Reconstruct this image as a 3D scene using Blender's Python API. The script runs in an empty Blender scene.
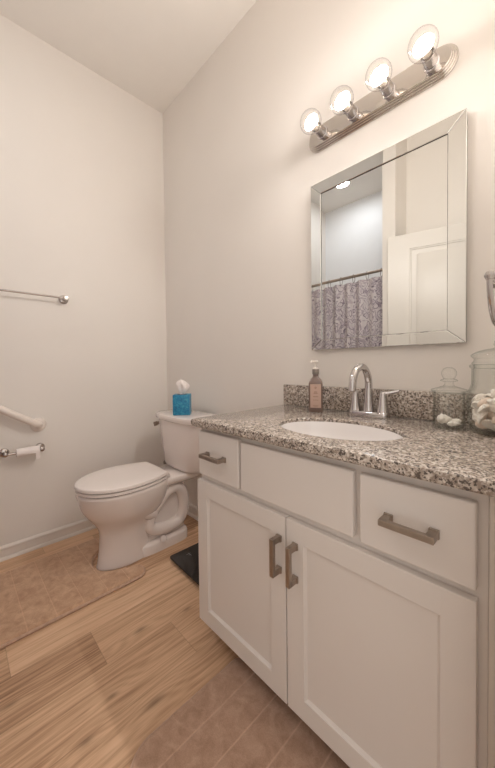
import bpy, bmesh, math, random
from mathutils import Vector, Matrix
PI = math.pi
R = math.radians
C = bpy.context.scene.collection
sc = bpy.context.scene
random.seed(7)

# ------------------------------------------------------------------ camera
cam = bpy.data.cameras.new('camera')
cam.sensor_fit = 'HORIZONTAL'
cam.sensor_width = 36.0
cam.lens = 307.19 * 36.0 / 495.0
cam.shift_y = -12.204 / 495.0
cam.clip_start = 0.02
camo = bpy.data.objects.new('camera', cam)
C.objects.link(camo)
yaw, pit, rol = R(44.0036), R(1.2727), R(-0.6449)
fw = Vector((-math.cos(yaw), math.sin(yaw), 0)); rt = Vector((math.sin(yaw), math.cos(yaw), 0)); up = Vector((0, 0, 1))
f2 = fw * math.cos(pit) - up * math.sin(pit)
u2 = up * math.cos(pit) + fw * math.sin(pit)
r3 = rt * math.cos(rol) + u2 * math.sin(rol)
u3 = u2 * math.cos(rol) - rt * math.sin(rol)
M = Matrix((r3, u3, -f2)).transposed().to_4x4()
M.translation = Vector((2.0996, -1.1793, 1.0331))
camo.matrix_world = M
sc.camera = camo

# ------------------------------------------------------------------ world, exposure
w = bpy.data.worlds.new('world'); sc.world = w
w.use_nodes = True
w.node_tree.nodes['Background'].inputs[0].default_value = (1.0, 0.95, 0.90, 1)
w.node_tree.nodes['Background'].inputs[1].default_value = 1.2
sc.view_settings.view_transform = 'Standard'
sc.view_settings.look = 'None'
sc.view_settings.gamma = 1
sc.view_settings.use_curve_mapping = False
sc.view_settings.exposure = 0.08
BULB = 575.0        # strength of the glowing core of each vanity bulb
CAN = 120.0         # recessed lamp over the tub
sc.cycles.diffuse_bounces = 8
sc.cycles.max_bounces = 16
sc.cycles.transparent_max_bounces = 24
sc.cycles.sample_clamp_indirect = 6.0

# ------------------------------------------------------------------ materials
class NT:
    def __init__(self, name):
        self.m = bpy.data.materials.new(name); self.m.use_nodes = True
        self.t = self.m.node_tree; self.b = self.t.nodes['Principled BSDF']
    def n(self, typ, **kw):
        nd = self.t.nodes.new(typ)
        for k, v in kw.items():
            if k in nd.inputs: nd.inputs[k].default_value = v
            else: setattr(nd, k, v)
        return nd
    def l(self, a, b): self.t.links.new(a, b)
    def val(self, x, sock):
        if isinstance(x, (int, float)): sock.default_value = x
        else: self.l(x, sock)
    def math(self, op, a, b=0.0, clamp=False):
        nd = self.t.nodes.new('ShaderNodeMath'); nd.operation = op; nd.use_clamp = clamp
        self.val(a, nd.inputs[0]); self.val(b, nd.inputs[1])
        return nd.outputs[0]
    def ramp(self, fac, stops, interp='LINEAR'):
        nd = self.t.nodes.new('ShaderNodeValToRGB'); e = nd.color_ramp; e.interpolation = interp
        while len(e.elements) < len(stops): e.elements.new(0.5)
        for el, (p, c) in zip(e.elements, stops):
            el.position = p; el.color = (c[0], c[1], c[2], 1)
        self.l(fac, nd.inputs[0]); return nd.outputs[0]
    def mix(self, fac, a, b, mode='MIX'):
        nd = self.t.nodes.new('ShaderNodeMix'); nd.data_type = 'RGBA'; nd.blend_type = mode
        self.val(fac, nd.inputs[0])
        for x, s in ((a, nd.inputs[6]), (b, nd.inputs[7])):
            if isinstance(x, tuple): s.default_value = (x[0], x[1], x[2], 1)
            else: self.l(x, s)
        return nd.outputs[2]
    def coord(self, which='Object'):
        return self.n('ShaderNodeTexCoord').outputs[which]
    def mapped(self, scale=(1, 1, 1), loc=(0, 0, 0), which='Object'):
        mp = self.n('ShaderNodeMapping'); mp.inputs['Scale'].default_value = scale; mp.inputs['Location'].default_value = loc
        self.l(self.coord(which), mp.inputs[0]); return mp.outputs[0]
    def noise(self, vec, scale, detail=3, rough=0.5, dist=0.0):
        nd = self.n('ShaderNodeTexNoise'); nd.inputs['Scale'].default_value = scale
        nd.inputs['Detail'].default_value = detail; nd.inputs['Roughness'].default_value = rough
        nd.inputs['Distortion'].default_value = dist
        self.l(vec, nd.inputs['Vector']); return nd.outputs[0]
    def bump(self, h, strength=0.2, dist=0.002):
        nd = self.n('ShaderNodeBump'); nd.inputs['Strength'].default_value = strength; nd.inputs['Distance'].default_value = dist
        self.l(h, nd.inputs['Height']); self.l(nd.outputs[0], self.b.inputs['Normal'])

def pbr(name, col, rough=0.5, metal=0.0, spec=0.5, coat=0.0, noise=0.0, nscale=8, bump=0.0, bscale=300):
    k = NT(name); b = k.b
    b.inputs['Base Color'].default_value = (*col, 1); b.inputs['Roughness'].default_value = rough
    b.inputs['Metallic'].default_value = metal; b.inputs['Specular IOR Level'].default_value = spec
    b.inputs['Coat Weight'].default_value = coat; b.inputs['Coat Roughness'].default_value = 0.05
    v = k.mapped()
    n = k.noise(v, nscale, 4)
    lo = tuple(c * (1 - noise) for c in col); hi = tuple(min(1, c * (1 + noise)) for c in col)
    k.l(k.ramp(n, [(0.3, lo), (0.7, hi)]), b.inputs['Base Color'])
    if bump: k.bump(k.noise(v, bscale, 2), bump, 0.0008)
    return k.m

M_ = {}
M_['wall'] = pbr('painted_wall', (0.785, 0.745, 0.70), 0.62, noise=0.012, nscale=3, bump=0.12, bscale=260)
M_['ceil'] = pbr('painted_ceiling', (0.80, 0.765, 0.72), 0.8, noise=0.01, bump=0.1, bscale=200)
M_['trim'] = pbr('trim_paint', (0.74, 0.69, 0.64), 0.35, noise=0.01)
M_['cab'] = pbr('cabinet_paint', (0.72, 0.675, 0.64), 0.42, noise=0.012, nscale=5)
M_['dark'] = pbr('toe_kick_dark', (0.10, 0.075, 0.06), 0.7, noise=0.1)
M_['porc'] = pbr('porcelain', (0.78, 0.71, 0.675), 0.12, coat=0.5, noise=0.01)
M_['sink'] = pbr('sink_porcelain', (0.82, 0.79, 0.78), 0.12, coat=0.5, noise=0.01)
M_['seat'] = pbr('seat_plastic', (0.80, 0.735, 0.70), 0.25, noise=0.01)
M_['chrome'] = pbr('chrome', (0.60, 0.575, 0.57), 0.06, 1.0, noise=0.01)
M_['wallchrome'] = pbr('darker_chrome', (0.52, 0.48, 0.455), 0.13, 1.0, noise=0.02)  # chrome in a darker tone than the faucet's
M_['plate'] = pbr('polished_nickel', (0.66, 0.62, 0.58), 0.08, 1.0, noise=0.02)
M_['nickel'] = pbr('brushed_nickel', (0.42, 0.36, 0.31), 0.34, 1.0, noise=0.06, nscale=60)
M_['white'] = pbr('white_enamel', (0.78, 0.71, 0.65), 0.3, noise=0.01)
M_['paper'] = pbr('tissue_paper', (0.86, 0.80, 0.77), 0.9, noise=0.02, nscale=30, bump=0.25, bscale=90)
M_['mirror'] = pbr('mirror_silver', (0.765, 0.775, 0.76), 0.0, 1.0, noise=0.0)
M_['mirror_edge'] = pbr('mirror_edge_glass', (0.22, 0.21, 0.19), 0.15, 0.6, noise=0.05)
M_['cap'] = pbr('grey_collar', (0.22, 0.19, 0.165), 0.4, 0.3, noise=0.05)
M_['pump'] = pbr('pump_plastic', (0.82, 0.76, 0.70), 0.35, noise=0.01)
M_['label'] = pbr('peach_label', (0.54, 0.38, 0.31), 0.55, noise=0.02)
M_['print'] = pbr('label_ink', (0.28, 0.17, 0.13), 0.6, noise=0.02)
M_['soap'] = pbr('soap_brown', (0.185, 0.125, 0.105), 0.12, coat=0.6, noise=0.06, nscale=40)
M_['shellw'] = pbr('white_shell', (0.90, 0.85, 0.79), 0.45, noise=0.08, nscale=70, bump=0.4, bscale=200)
M_['shellp'] = pbr('peach_shell', (0.86, 0.71, 0.60), 0.45, noise=0.14, nscale=60, bump=0.4, bscale=200)
M_['scale'] = pbr('black_scale_glass', (0.018, 0.017, 0.017), 0.16, coat=0.3, noise=0.2, nscale=30)
M_['scale_side'] = pbr('scale_base', (0.02, 0.02, 0.02), 0.5, noise=0.1)
M_['ink_silver'] = pbr('scale_mark', (0.35, 0.35, 0.36), 0.4, noise=0.02)
M_['bulbshield'] = pbr('bulb_shield_cup', (0.80, 0.70, 0.60), 0.5, noise=0.01)  # pale finish of the light-shielding cup behind each core
M_['alcove'] = pbr('cool_tinted_alcove_wall', (0.78, 0.79, 0.81), 0.45, noise=0.01)  # cool cast of the recessed lamp put into the wall colour
M_['door'] = pbr('door_paint', (0.66, 0.625, 0.58), 0.4, noise=0.01)
M_['black'] = pbr('gap_shade_black', (0.03, 0.025, 0.02), 0.7, noise=0.1)  # black for the shade painted into the toilet seat gaps

def emit(name, col, s):
    k = NT(name); k.b.inputs['Base Color'].default_value = (1, 1, 1, 1)
    k.b.inputs['Emission Color'].default_value = (*col, 1); k.b.inputs['Emission Strength'].default_value = s
    return k.m
M_['bulb_core'] = emit('glowing_filament', (1.0, 0.95, 0.905), BULB)
M_['can'] = emit('recessed_lens', (0.93, 0.96, 1.0), CAN)

def thin_glass(name, tint, rim, edge=0.5):
    k = NT(name); t = k.t
    out = [n for n in t.nodes if n.type == 'OUTPUT_MATERIAL'][0]
    tr = k.n('ShaderNodeBsdfTransparent'); 
    gl = k.n('ShaderNodeBsdfGlossy'); gl.inputs['Roughness'].default_value = 0.05
    lw0 = k.n('ShaderNodeLayerWeight'); lw0.inputs[0].default_value = 0.5
    k.l(k.mix(k.math('POWER', lw0.outputs['Facing'], 4.0), tint, rim), tr.inputs[0])
    gl.inputs[0].default_value = (1, 1, 1, 1)
    lw = k.n('ShaderNodeLayerWeight'); lw.inputs[0].default_value = 0.5
    f = k.math('ADD', k.math('MULTIPLY', k.math('POWER', lw.outputs['Facing'], 3.5), edge), 0.035, True)
    mx = k.n('ShaderNodeMixShader'); k.l(f, mx.inputs[0]); k.l(tr.outputs[0], mx.inputs[1]); k.l(gl.outputs[0], mx.inputs[2])
    k.l(mx.outputs[0], out.inputs[0]); t.nodes.remove(k.b)
    return k.m
M_['glass'] = thin_glass('clear_jar_glass', (0.985, 0.99, 0.985), (0.42, 0.47, 0.44), 0.45)
M_['globe'] = thin_glass('clear_bulb_glass', (0.99, 0.99, 0.99), (0.60, 0.58, 0.60), 0.22)

def mk_floor():
    k = NT('oak_plank_floor'); b = k.b
    g = k.n('ShaderNodeSeparateXYZ'); k.l(k.coord(), g.inputs[0]); X, Y = g.outputs[0], g.outputs[1]
    PW, PL = 0.181, 1.22
    px = k.math('DIVIDE', k.math('ADD', X, 0.084), PW)
    ix = k.math('FLOOR', px); fx = k.math('FRACT', px)
    py = k.math('ADD', k.math('DIVIDE', Y, PL), k.math('ADD', 0.6656, k.math('MULTIPLY', k.math('SUBTRACT', 5.0, ix), 0.2024)))
    iy = k.math('FLOOR', py); fy = k.math('FRACT', py)
    pid = k.math('ADD', k.math('MULTIPLY', ix, 13.17), k.math('MULTIPLY', iy, 5.77))
    wn2 = k.n('ShaderNodeTexWhiteNoise', noise_dimensions='1D'); k.l(pid, wn2.inputs['W'])
    pr = wn2.outputs[0]
    # distortion round the knots
    knots = [(1.120, -.840, .010, .024), (1.189, -.934, .013, .026), (1.230, -.753, .018, .045), (.950, -.670, .014, .035), (.991, -.482, .010, .025), (.926, -1.073, .010, .03)]
    cx = k.n('ShaderNodeCombineXYZ')
    dsum = None; core = None
    for (a, c, rx, ry) in knots:
        dx = k.math('DIVIDE', k.math('SUBTRACT', X, a), rx); dy = k.math('DIVIDE', k.math('SUBTRACT', Y, c), ry)
        r2 = k.math('ADD', k.math('MULTIPLY', dx, dx), k.math('MULTIPLY', dy, dy))
        e = k.math('EXPONENT', k.math('MULTIPLY', r2, -0.12))
        e2 = k.math('EXPONENT', k.math('MULTIPLY', r2, -2.0))
        e = k.math('MULTIPLY', e, rx * 2.6)
        dsum = e if dsum is None else k.math('ADD', dsum, e)
        core = e2 if core is None else k.math('MAXIMUM', core, e2)
    off = k.math('MULTIPLY', pr, 37.0)
    k.l(k.math('ADD', X, off), cx.inputs[0]); k.l(Y, cx.inputs[1]); k.l(off, cx.inputs[2])
    # broad figure
    mp = k.n('ShaderNodeMapping'); mp.inputs['Scale'].default_value = (9, 0.7, 1); k.l(cx.outputs[0], mp.inputs[0])
    broad = k.noise(mp.outputs[0], 1.0, 3, 0.55, 0.3)
    rings = k.math('ADD', k.math('MULTIPLY', broad, 0.16), k.math('ADD', X, dsum))
    rings = k.math('MULTIPLY', rings, 330.0)
    grain = k.math('ADD', k.math('MULTIPLY', k.math('SINE', rings), 0.5), 0.5)
    mp2 = k.n('ShaderNodeMapping'); mp2.inputs['Scale'].default_value = (260, 7, 1); k.l(cx.outputs[0], mp2.inputs[0])
    fine = k.noise(mp2.outputs[0], 1.0, 3, 0.6)
    mp3 = k.n('ShaderNodeMapping'); mp3.inputs['Scale'].default_value = (30, 2.2, 1); k.l(cx.outputs[0], mp3.inputs[0])
    mid = k.noise(mp3.outputs[0], 1.0, 4, 0.6)
    f = k.math('ADD', k.math('MULTIPLY', grain, 0.09), k.math('ADD', k.math('MULTIPLY', fine, 0.38), k.math('MULTIPLY', mid, 0.54)))
    f = k.math('ADD', f, k.math('MULTIPLY', k.math('SUBTRACT', 0.5, pr), 0.20))
    col = k.ramp(f, [(0.30, (0.28, 0.155, 0.088)), (0.45, (0.52, 0.325, 0.198)), (0.60, (0.69, 0.462, 0.297)), (0.80, (0.78, 0.56, 0.385))])
    col = k.mix(k.math('MULTIPLY', core, 0.55), col, (0.13, 0.078, 0.045))
    seam = k.math('MAXIMUM', k.math('LESS_THAN', k.math('ABSOLUTE', k.math('SUBTRACT', fx, 0.5)), 0.4945), 0)
    seamx = k.math('GREATER_THAN', k.math('ABSOLUTE', k.math('SUBTRACT', fx, 0.5)), 0.494)
    seamy = k.math('GREATER_THAN', k.math('ABSOLUTE', k.math('SUBTRACT', fy, 0.5)), 0.4990)
    sm = k.math('MAXIMUM', seamx, seamy)
    col = k.mix(k.math('MULTIPLY', sm, 0.28), col, (0.12, 0.065, 0.035))
    k.l(col, b.inputs['Base Color'])
    b.inputs['Roughness'].default_value = 0.42
    k.bump(k.math('SUBTRACT', fine, k.math('MULTIPLY', sm, 1.2)), 0.12, 0.001)
    return k.m
M_['floor'] = mk_floor()

def mk_granite():
    k = NT('speckled_granite'); b = k.b
    v = k.mapped()
    n1 = k.noise(v, 85, 4, 0.66, 0.5)
    col = k.ramp(n1, [(0.30, (0.17, 0.135, 0.11)), (0.43, (0.36, 0.30, 0.255)), (0.56, (0.53, 0.465, 0.405)), (0.72, (0.68, 0.62, 0.56))])
    def cells(scale, thr, color, base, loc, jit=1.0):
        vo = k.n('ShaderNodeTexVoronoi'); vo.inputs['Scale'].default_value = scale
        mp = k.mapped(loc=loc)
        nz = k.n('ShaderNodeTexNoise'); nz.inputs['Scale'].default_value = scale * 1.6; k.l(mp, nz.inputs['Vector'])
        ad = k.n('ShaderNodeVectorMath', operation='MULTIPLY_ADD'); k.l(nz.outputs[1], ad.inputs[0]); ad.inputs[1].default_value = (0.9 / scale,) * 3; k.l(mp, ad.inputs[2])
        k.l(ad.outputs[0], vo.inputs['Vector'])
        sp = k.n('ShaderNodeSeparateXYZ'); k.l(vo.outputs['Color'], sp.inputs[0])
        return k.mix(k.math('MULTIPLY', k.math('LESS_THAN', sp.outputs[0], thr), 0.92), base, color)
    col = cells(190, 0.20, (0.66, 0.60, 0.54), col, (1, 2, 3))
    col = cells(210, 0.20, (0.30, 0.24, 0.20), col, (4, 1, 0))
    col = cells(200, 0.13, (0.095, 0.075, 0.064), col, (7, 3, 2))
    col = cells(330, 0.15, (0.07, 0.055, 0.048), col, (2, 9, 5))
    k.l(col, b.inputs['Base Color']); b.inputs['Roughness'].default_value = 0.13
    b.inputs['Specular IOR Level'].default_value = 0.5
    return k.m
M_['granite'] = mk_granite()

def mk_rug(name, c0, c1, axis, period, phase, halfw, gmix=0.32):
    k = NT(name); b = k.b
    v = k.mapped()
    n = k.noise(v, 24, 5, 0.68, 0.5); nf = k.noise(v, 420, 2)
    f = k.math('ADD', k.math('MULTIPLY', n, 0.72), k.math('MULTIPLY', nf, 0.28))
    col = k.ramp(f, [(0.34, c0), (0.66, c1)])
    g = k.n('ShaderNodeSeparateXYZ'); k.l(k.coord(), g.inputs[0])
    a = k.math('FRACT', k.math('DIVIDE', k.math('SUBTRACT', g.outputs[axis], phase), period))
    gr = k.math('SUBTRACT', 1.0, k.math('DIVIDE', k.math('ABSOLUTE', k.math('SUBTRACT', a, 0.5)), halfw), True)
    col = k.mix(k.math('MULTIPLY', gr, gmix), col, tuple(min(1, c * 1.35) for c in c1))
    k.l(col, b.inputs['Base Color']); b.inputs['Roughness'].default_value = 0.95
    b.inputs['Specular IOR Level'].default_value = 0.15
    b.inputs['Sheen Weight'].default_value = 0.25
    k.bump(k.math('SUBTRACT', k.math('ADD', k.math('MULTIPLY', nf, 0.5), n), k.math('MULTIPLY', gr, 1.1)), 0.40, 0.004)
    return k.m
M_['rug'] = mk_rug('plush_beige_rug', (0.41, 0.25, 0.16), (0.65, 0.435, 0.29), 1, 0.1, -0.99 - 0.05, 0.035)
M_['rugedge'] = pbr('rug_binding', (0.50, 0.34, 0.25), 0.95, noise=0.12, nscale=60, bump=0.5, bscale=400)
M_['mat'] = mk_rug('plush_brown_mat', (0.36, 0.225, 0.155), (0.57, 0.385, 0.285), 0, 0.096, 1.3925 - 0.048, 0.04, 0.5)
M_['matedge'] = pbr('mat_binding', (0.58, 0.41, 0.31), 0.95, noise=0.12, nscale=60, bump=0.5, bscale=400)

def mk_tissuebox():
    k = NT('blue_print_card'); b = k.b
    v = k.mapped()
    n = k.noise(v, 55, 4, 0.7, 1.2)
    col = k.ramp(n, [(0.30, (0.015, 0.11, 0.24)), (0.50, (0.02, 0.22, 0.40)), (0.62, (0.05, 0.34, 0.47)), (0.75, (0.10, 0.30, 0.26))])
    k.l(col, b.inputs['Base Color']); b.inputs['Roughness'].default_value = 0.4
    return k.m
M_['tissuebox'] = mk_tissuebox()

def mk_curtain():
    k = NT('paisley_curtain_cloth'); b = k.b
    v = k.mapped(which='UV')
    n1 = k.n('ShaderNodeTexNoise'); n1.inputs['Scale'].default_value = 5.0; n1.inputs['Detail'].default_value = 2; k.l(v, n1.inputs['Vector'])
    ad = k.n('ShaderNodeVectorMath', operation='MULTIPLY_ADD'); k.l(n1.outputs[1], ad.inputs[0]); ad.inputs[1].default_value = (.22, .22, .22); k.l(v, ad.inputs[2])
    vo = k.n('ShaderNodeTexVoronoi'); vo.inputs['Scale'].default_value = 10.0; k.l(ad.outputs[0], vo.inputs['Vector'])
    w1 = k.math('SINE', k.math('MULTIPLY', vo.outputs['Distance'], 13.0))
    n2 = k.noise(ad.outputs[0], 17, 2, 0.5, 0.8)
    w2 = k.math('SINE', k.math('MULTIPLY', n2, 24.0))
    n3 = k.noise(v, 7, 3, 0.6, 0.8)
    blot = k.math('MULTIPLY', k.math('GREATER_THAN', k.math('MULTIPLY', w1, w2), 0.28), 0.55)
    line = k.math('SUBTRACT', 1.0, k.math('MULTIPLY', k.math('ABSOLUTE', w1), 2.6), True)
    f = k.math('ADD', k.math('MULTIPLY', blot, 0.5), k.math('ADD', k.math('MULTIPLY', line, 0.85), k.math('MULTIPLY', k.math('SUBTRACT', n3, 0.5), 0.5)), True)
    col = k.ramp(f, [(0.0, (0.60, 0.56, 0.58)), (0.18, (0.50, 0.455, 0.49)), (0.42, (0.25, 0.21, 0.26)), (1.0, (0.16, 0.13, 0.17))])
    k.l(col, b.inputs['Base Color']); b.inputs['Roughness'].default_value = 0.85
    return k.m
M_['curtain'] = mk_curtain()

# ------------------------------------------------------------------ geometry helpers
def obj(name, bm, mat, parent=None, smooth=None, loc=None):
    me = bpy.data.meshes.new(name)
    bmesh.ops.recalc_face_normals(bm, faces=bm.faces)
    bm.to_mesh(me); bm.free()
    me.materials.append(M_[mat] if isinstance(mat, str) else mat)
    o = bpy.data.objects.new(name, me); C.objects.link(o)
    if parent is not None: o.parent = parent
    if loc: o.location = loc
    if smooth is not None:
        for p in me.polygons: p.use_smooth = True
        me.set_sharp_from_angle(angle=R(smooth))
    return o
def thing(name, label, cat, loc=(0, 0, 0), rz=0.0, group=None):
    o = bpy.data.objects.new(name, None); o.empty_display_size = 0.05; C.objects.link(o)
    o.location = loc; o.rotation_euler = (0, 0, rz); o['label'] = label; o['category'] = cat
    if group: o['group'] = group
    return o
def tag(o, label, cat, group=None):
    o['label'] = label; o['category'] = cat
    if group: o['group'] = group
    return o
def struct(name, bm, mat, smooth=None):
    o = obj(name, bm, mat, None, smooth); o['kind'] = 'structure'; return o
def NB(): return bmesh.new()

def box(bm, x0, x1, y0, y1, z0, z1, bev=0.0, seg=2):
    r = bmesh.ops.create_cube(bm, size=1.0)
    vs = r['verts']
    for v in vs:
        v.co = Vector(((x0 + x1) / 2 + v.co.x * (x1 - x0), (y0 + y1) / 2 + v.co.y * (y1 - y0), (z0 + z1) / 2 + v.co.z * (z1 - z0)))
    if bev:
        es = list({e for v in vs for e in v.link_edges})
        bmesh.ops.bevel(bm, geom=es, offset=bev, segments=seg, profile=0.5, affect='EDGES')
    return bm
def frame_of(d):
    d = d.normalized(); a = Vector((0, 0, 1)) if abs(d.z) < 0.9 else Vector((1, 0, 0))
    u = d.cross(a).normalized(); return u, d.cross(u).normalized()
def loft(bm, rings, close=True, cap0=True, cap1=True):
    L = [[bm.verts.new(p) for p in r] for r in rings]
    n = len(L[0])
    for a, b in zip(L, L[1:]):
        for i in range(n if close else n - 1):
            j = (i + 1) % n
            bm.faces.new((a[i], a[j], b[j], b[i]))
    if cap0: bm.faces.new(list(reversed(L[0])))
    if cap1: bm.faces.new(L[-1])
    return L
def tube(bm, pts, rad, n=16, closed=False, sx=1.0):
    pts = [Vector(p) for p in pts]; m = len(pts)
    rads = rad if isinstance(rad, (list, tuple)) else [rad] * m
    T = []
    for i in range(m):
        a = pts[(i - 1) % m] if (closed or i > 0) else pts[0]
        b = pts[(i + 1) % m] if (closed or i < m - 1) else pts[-1]
        T.append((b - a).normalized())
    u, _ = frame_of(T[0]); rings = []
    for i in range(m):
        u = (u - T[i] * u.dot(T[i])).normalized(); v = T[i].cross(u)
        rings.append([pts[i] + rads[i] * (u * math.cos(2 * PI * k / n) + v * math.sin(2 * PI * k / n) * sx) for k in range(n)])
    if closed:
        L = [[bm.verts.new(p) for p in r] for r in rings]
        for i in range(m):
            a, b = L[i], L[(i + 1) % m]
            # best matching twist on the closing ring
            s = 0
            if i == m - 1: s = min(range(n), key=lambda q: (a[0].co - b[q].co).length)
            for k in range(n):
                k2 = (k + 1) % n
                bm.faces.new((a[k], a[k2], b[(k2 + s) % n], b[(k + s) % n]))
    else: loft(bm, rings)
    return bm
def smooth_path(pts, per=6, closed=False):
    P = [Vector(p) for p in pts]; out = []; m = len(P)
    for i in range(m if closed else m - 1):
        g = lambda q: P[q % m] if closed else P[max(0, min(m - 1, q))]
        a, b, c, d = g(i - 1), g(i), g(i + 1), g(i + 2)
        for k in range(per):
            t = k / per
            out.append(0.5 * ((2 * b) + (c - a) * t + (2 * a - 5 * b + 4 * c - d) * t * t + (3 * b - a - 3 * c + d) * t ** 3))
    if not closed: out.append(P[-1])
    return out
def lathe(bm, prof, n=32, mat=None, cap0=True, cap1=True):
    """prof: (r, z) list; axis = z; mat: optional Matrix"""
    rings = []
    for r, z in prof:
        ring = [Vector((max(r, 1e-5) * math.cos(2 * PI * k / n), max(r, 1e-5) * math.sin(2 * PI * k / n), z)) for k in range(n)]
        if mat is not None: ring = [mat @ p for p in ring]
        rings.append(ring)
    loft(bm, rings, True, cap0, cap1); return bm
def extrude_outline(bm, pts, z0, z1, bev=0.0, levels=4, dome=0.0):
    """outline (x, y) in order -> slab with rounded upper edge"""
    n = len(pts); P = [Vector((p[0], p[1], 0)) for p in pts]
    area = sum(P[i].x * P[(i + 1) % n].y - P[(i + 1) % n].x * P[i].y for i in range(n))
    nor = []
    for i in range(n):
        d = (P[(i + 1) % n] - P[i - 1]).normalized()
        nn = Vector((d.y, -d.x, 0)); nor.append(nn if area > 0 else -nn)
    rings = [[Vector((p.x, p.y, z0)) for p in P]]
    if bev:
        for k in range(levels + 1):
            a = k / levels * PI / 2
            rings.append([Vector((p.x - q.x * bev * (1 - math.cos(a)), p.y - q.y * bev * (1 - math.cos(a)), z1 - bev + bev * math.sin(a))) for p, q in zip(P, nor)])
    else: rings.append([Vector((p.x, p.y, z1)) for p in P])
    loft(bm, rings); return bm
def axis_mat(o, d):
    d = Vector(d).normalized(); u, v = frame_of(d)
    m = Matrix((u, v, d)).transposed().to_4x4()
    if m.determinant() < 0: m = Matrix((-u, v, d)).transposed().to_4x4()
    m.translation = Vector(o); return m
def wbox(name, mat, *a): return struct(name, box(NB(), *a), mat)

# ================================================================== ROOM SHELL
H = 2.909
XR = 2.06
wbox('floor', 'floor', -0.1, 3.3, -2.36, 0.1, -0.06, 0.0)
wbox('ceiling', 'ceil', -0.1, 3.3, -2.36, 0.1, H, H + 0.06)
wbox('wall_left', 'wall', -0.1, 0.0, -2.36, 0.1, 0.0, H)
wbox('wall_back', 'wall', 0.0, 3.3, 0.0, 0.1, 0.0, H)
b = NB()
box(b, XR, XR + 0.11, -0.66, 0.0, 0, H); box(b, XR, XR + 0.11, -2.265, -1.475, 0, H); box(b, XR, XR + 0.11, -1.475, -0.66, 2.05, H)
struct('wall_right', b, 'wall')
wbox('wall_front', 'wall', 1.208, XR, -1.6, -1.5, 0, H)
wbox('wall_tub_end', 'wall', 1.113, 1.208, -2.265, -1.268, 0, H)
wbox('wall_tub_back', 'alcove', 0.0, 1.113, -2.36, -2.265, 0, H)

def base_profile(bm, p0, p1, nrm, hb=0.074):
    """baseboard with cap bead and shoe moulding extruded p0 -> p1, nrm into the room"""
    prof = [(0, 0), (0.022, 0), (0.022, 0.006), (0.019, 0.013), (0.0125, 0.018), (0.0125, hb - 0.020), (0.0145, hb - 0.017), (0.0145, hb - 0.009), (0.011, hb - 0.004), (0.006, hb), (0, hb)]
    p0, p1, nrm = Vector(p0), Vector(p1), Vector(nrm)
    rings = [[p + nrm * a + Vector((0, 0, z)) for a, z in prof] for p in (p0, p1)]
    loft(bm, rings); return bm
struct('baseboard_left', base_profile(NB(), (0, -1.38, 0), (0, 0, 0), (1, 0, 0)), 'trim')
struct('baseboard_back', base_profile(NB(), (0, 0, 0), (1.15, 0, 0), (0, -1, 0)), 'trim')
struct('baseboard_front', base_profile(NB(), (1.208, -1.5, 0), (XR, -1.5, 0), (0, 1, 0)), 'trim')
# door opening trim
b = NB(); box(b, XR - 0.014, XR, -0.66, -0.59, 0, 2.12, 0.003); box(b, XR - 0.014, XR, -1.475, -0.66, 2.05, 2.12, 0.003)
struct('trim_1', b, 'trim')

# open door leaf seen in the mirror
d0, d1 = Vector((1.172, -1.219, 0)), Vector((2.035, -1.468, 0))
dv = (d1 - d0); DW = dv.length; ang = math.atan2(dv.y, dv.x)
dr = bpy.data.objects.new('door_1', None); C.objects.link(dr); dr.location = d0; dr.rotation_euler = (0, 0, ang); dr['kind'] = 'structure'
DH = 1.968
b = NB(); t = 0.035
def panelled(bm, x0, x1, z0, z1, yf, yb, holes, rec, bev=0.0025):
    """slab with rectangular recesses on both sides"""
    xs = sorted({x0, x1, *[h[0] for h in holes], *[h[1] for h in holes]}); zs = sorted({z0, z1, *[h[2] for h in holes], *[h[3] for h in holes]})
    for i in range(len(xs) - 1):
        for j in range(len(zs) - 1):
            cxm, czm = (xs[i] + xs[i + 1]) / 2, (zs[j] + zs[j + 1]) / 2
            inh = any(h[0] < cxm < h[1] and h[2] < czm < h[3] for h in holes)
            r = rec if inh else 0
            box(bm, xs[i], xs[i + 1], yb - r if yb > yf else yb + r, yf + r if yb > yf else yf - r, zs[j], zs[j + 1])
box_holes = [(0.145, DW - 0.145, 1.0, DH - 0.108), (0.145, DW - 0.145, 0.22, 0.80)]
panelled(b, 0, DW, 0.01, DH, -t, 0, box_holes, 0.010)
obj('door_leaf', b, 'door', dr)
for k, (a0, a1, z0, z1) in enumerate(box_holes):
    for sy in (0.0, -t):
        q = NB(); s = 1 if sy == 0 else -1
        y0, y1 = sy - s * 0.010, sy - s * 0.003
        box(q, a0 + 0.045, a1 - 0.045, min(y0, y1), max(y0, y1), z0 + 0.045, z1 - 0.045, 0.003)
        # sloped moulding strips round the field
        for (c0, c1, e0, e1) in ((a0, a1, z0, z0 + 0.012), (a0, a1, z1 - 0.012, z1), (a0, a0 + 0.012, z0, z1), (a1 - 0.012, a1, z0, z1)):
            box(q, c0, c1, min(y0, y1), max(y0, y1), e0, e1, 0.002)
        obj('door_panel', q, 'door', dr, 40)
b = NB(); lathe(b, [(0.03, 0), (0.03, 0.008), (0.012, 0.012), (0.012, 0.04), (0.026, 0.05), (0.028, 0.062), (0.02, 0.072), (0, 0.074)], 24, axis_mat((0.06, 0, 0.95), (0, 1, 0)))
lathe(b, [(0.03, 0), (0.03, 0.008), (0.012, 0.012), (0.012, 0.04), (0.026, 0.05), (0.028, 0.062), (0.02, 0.072), (0, 0.074)], 24, axis_mat((0.06, -t, 0.95), (0, -1, 0)))
obj('door_handle', b, 'nickel', dr, 40)

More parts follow.
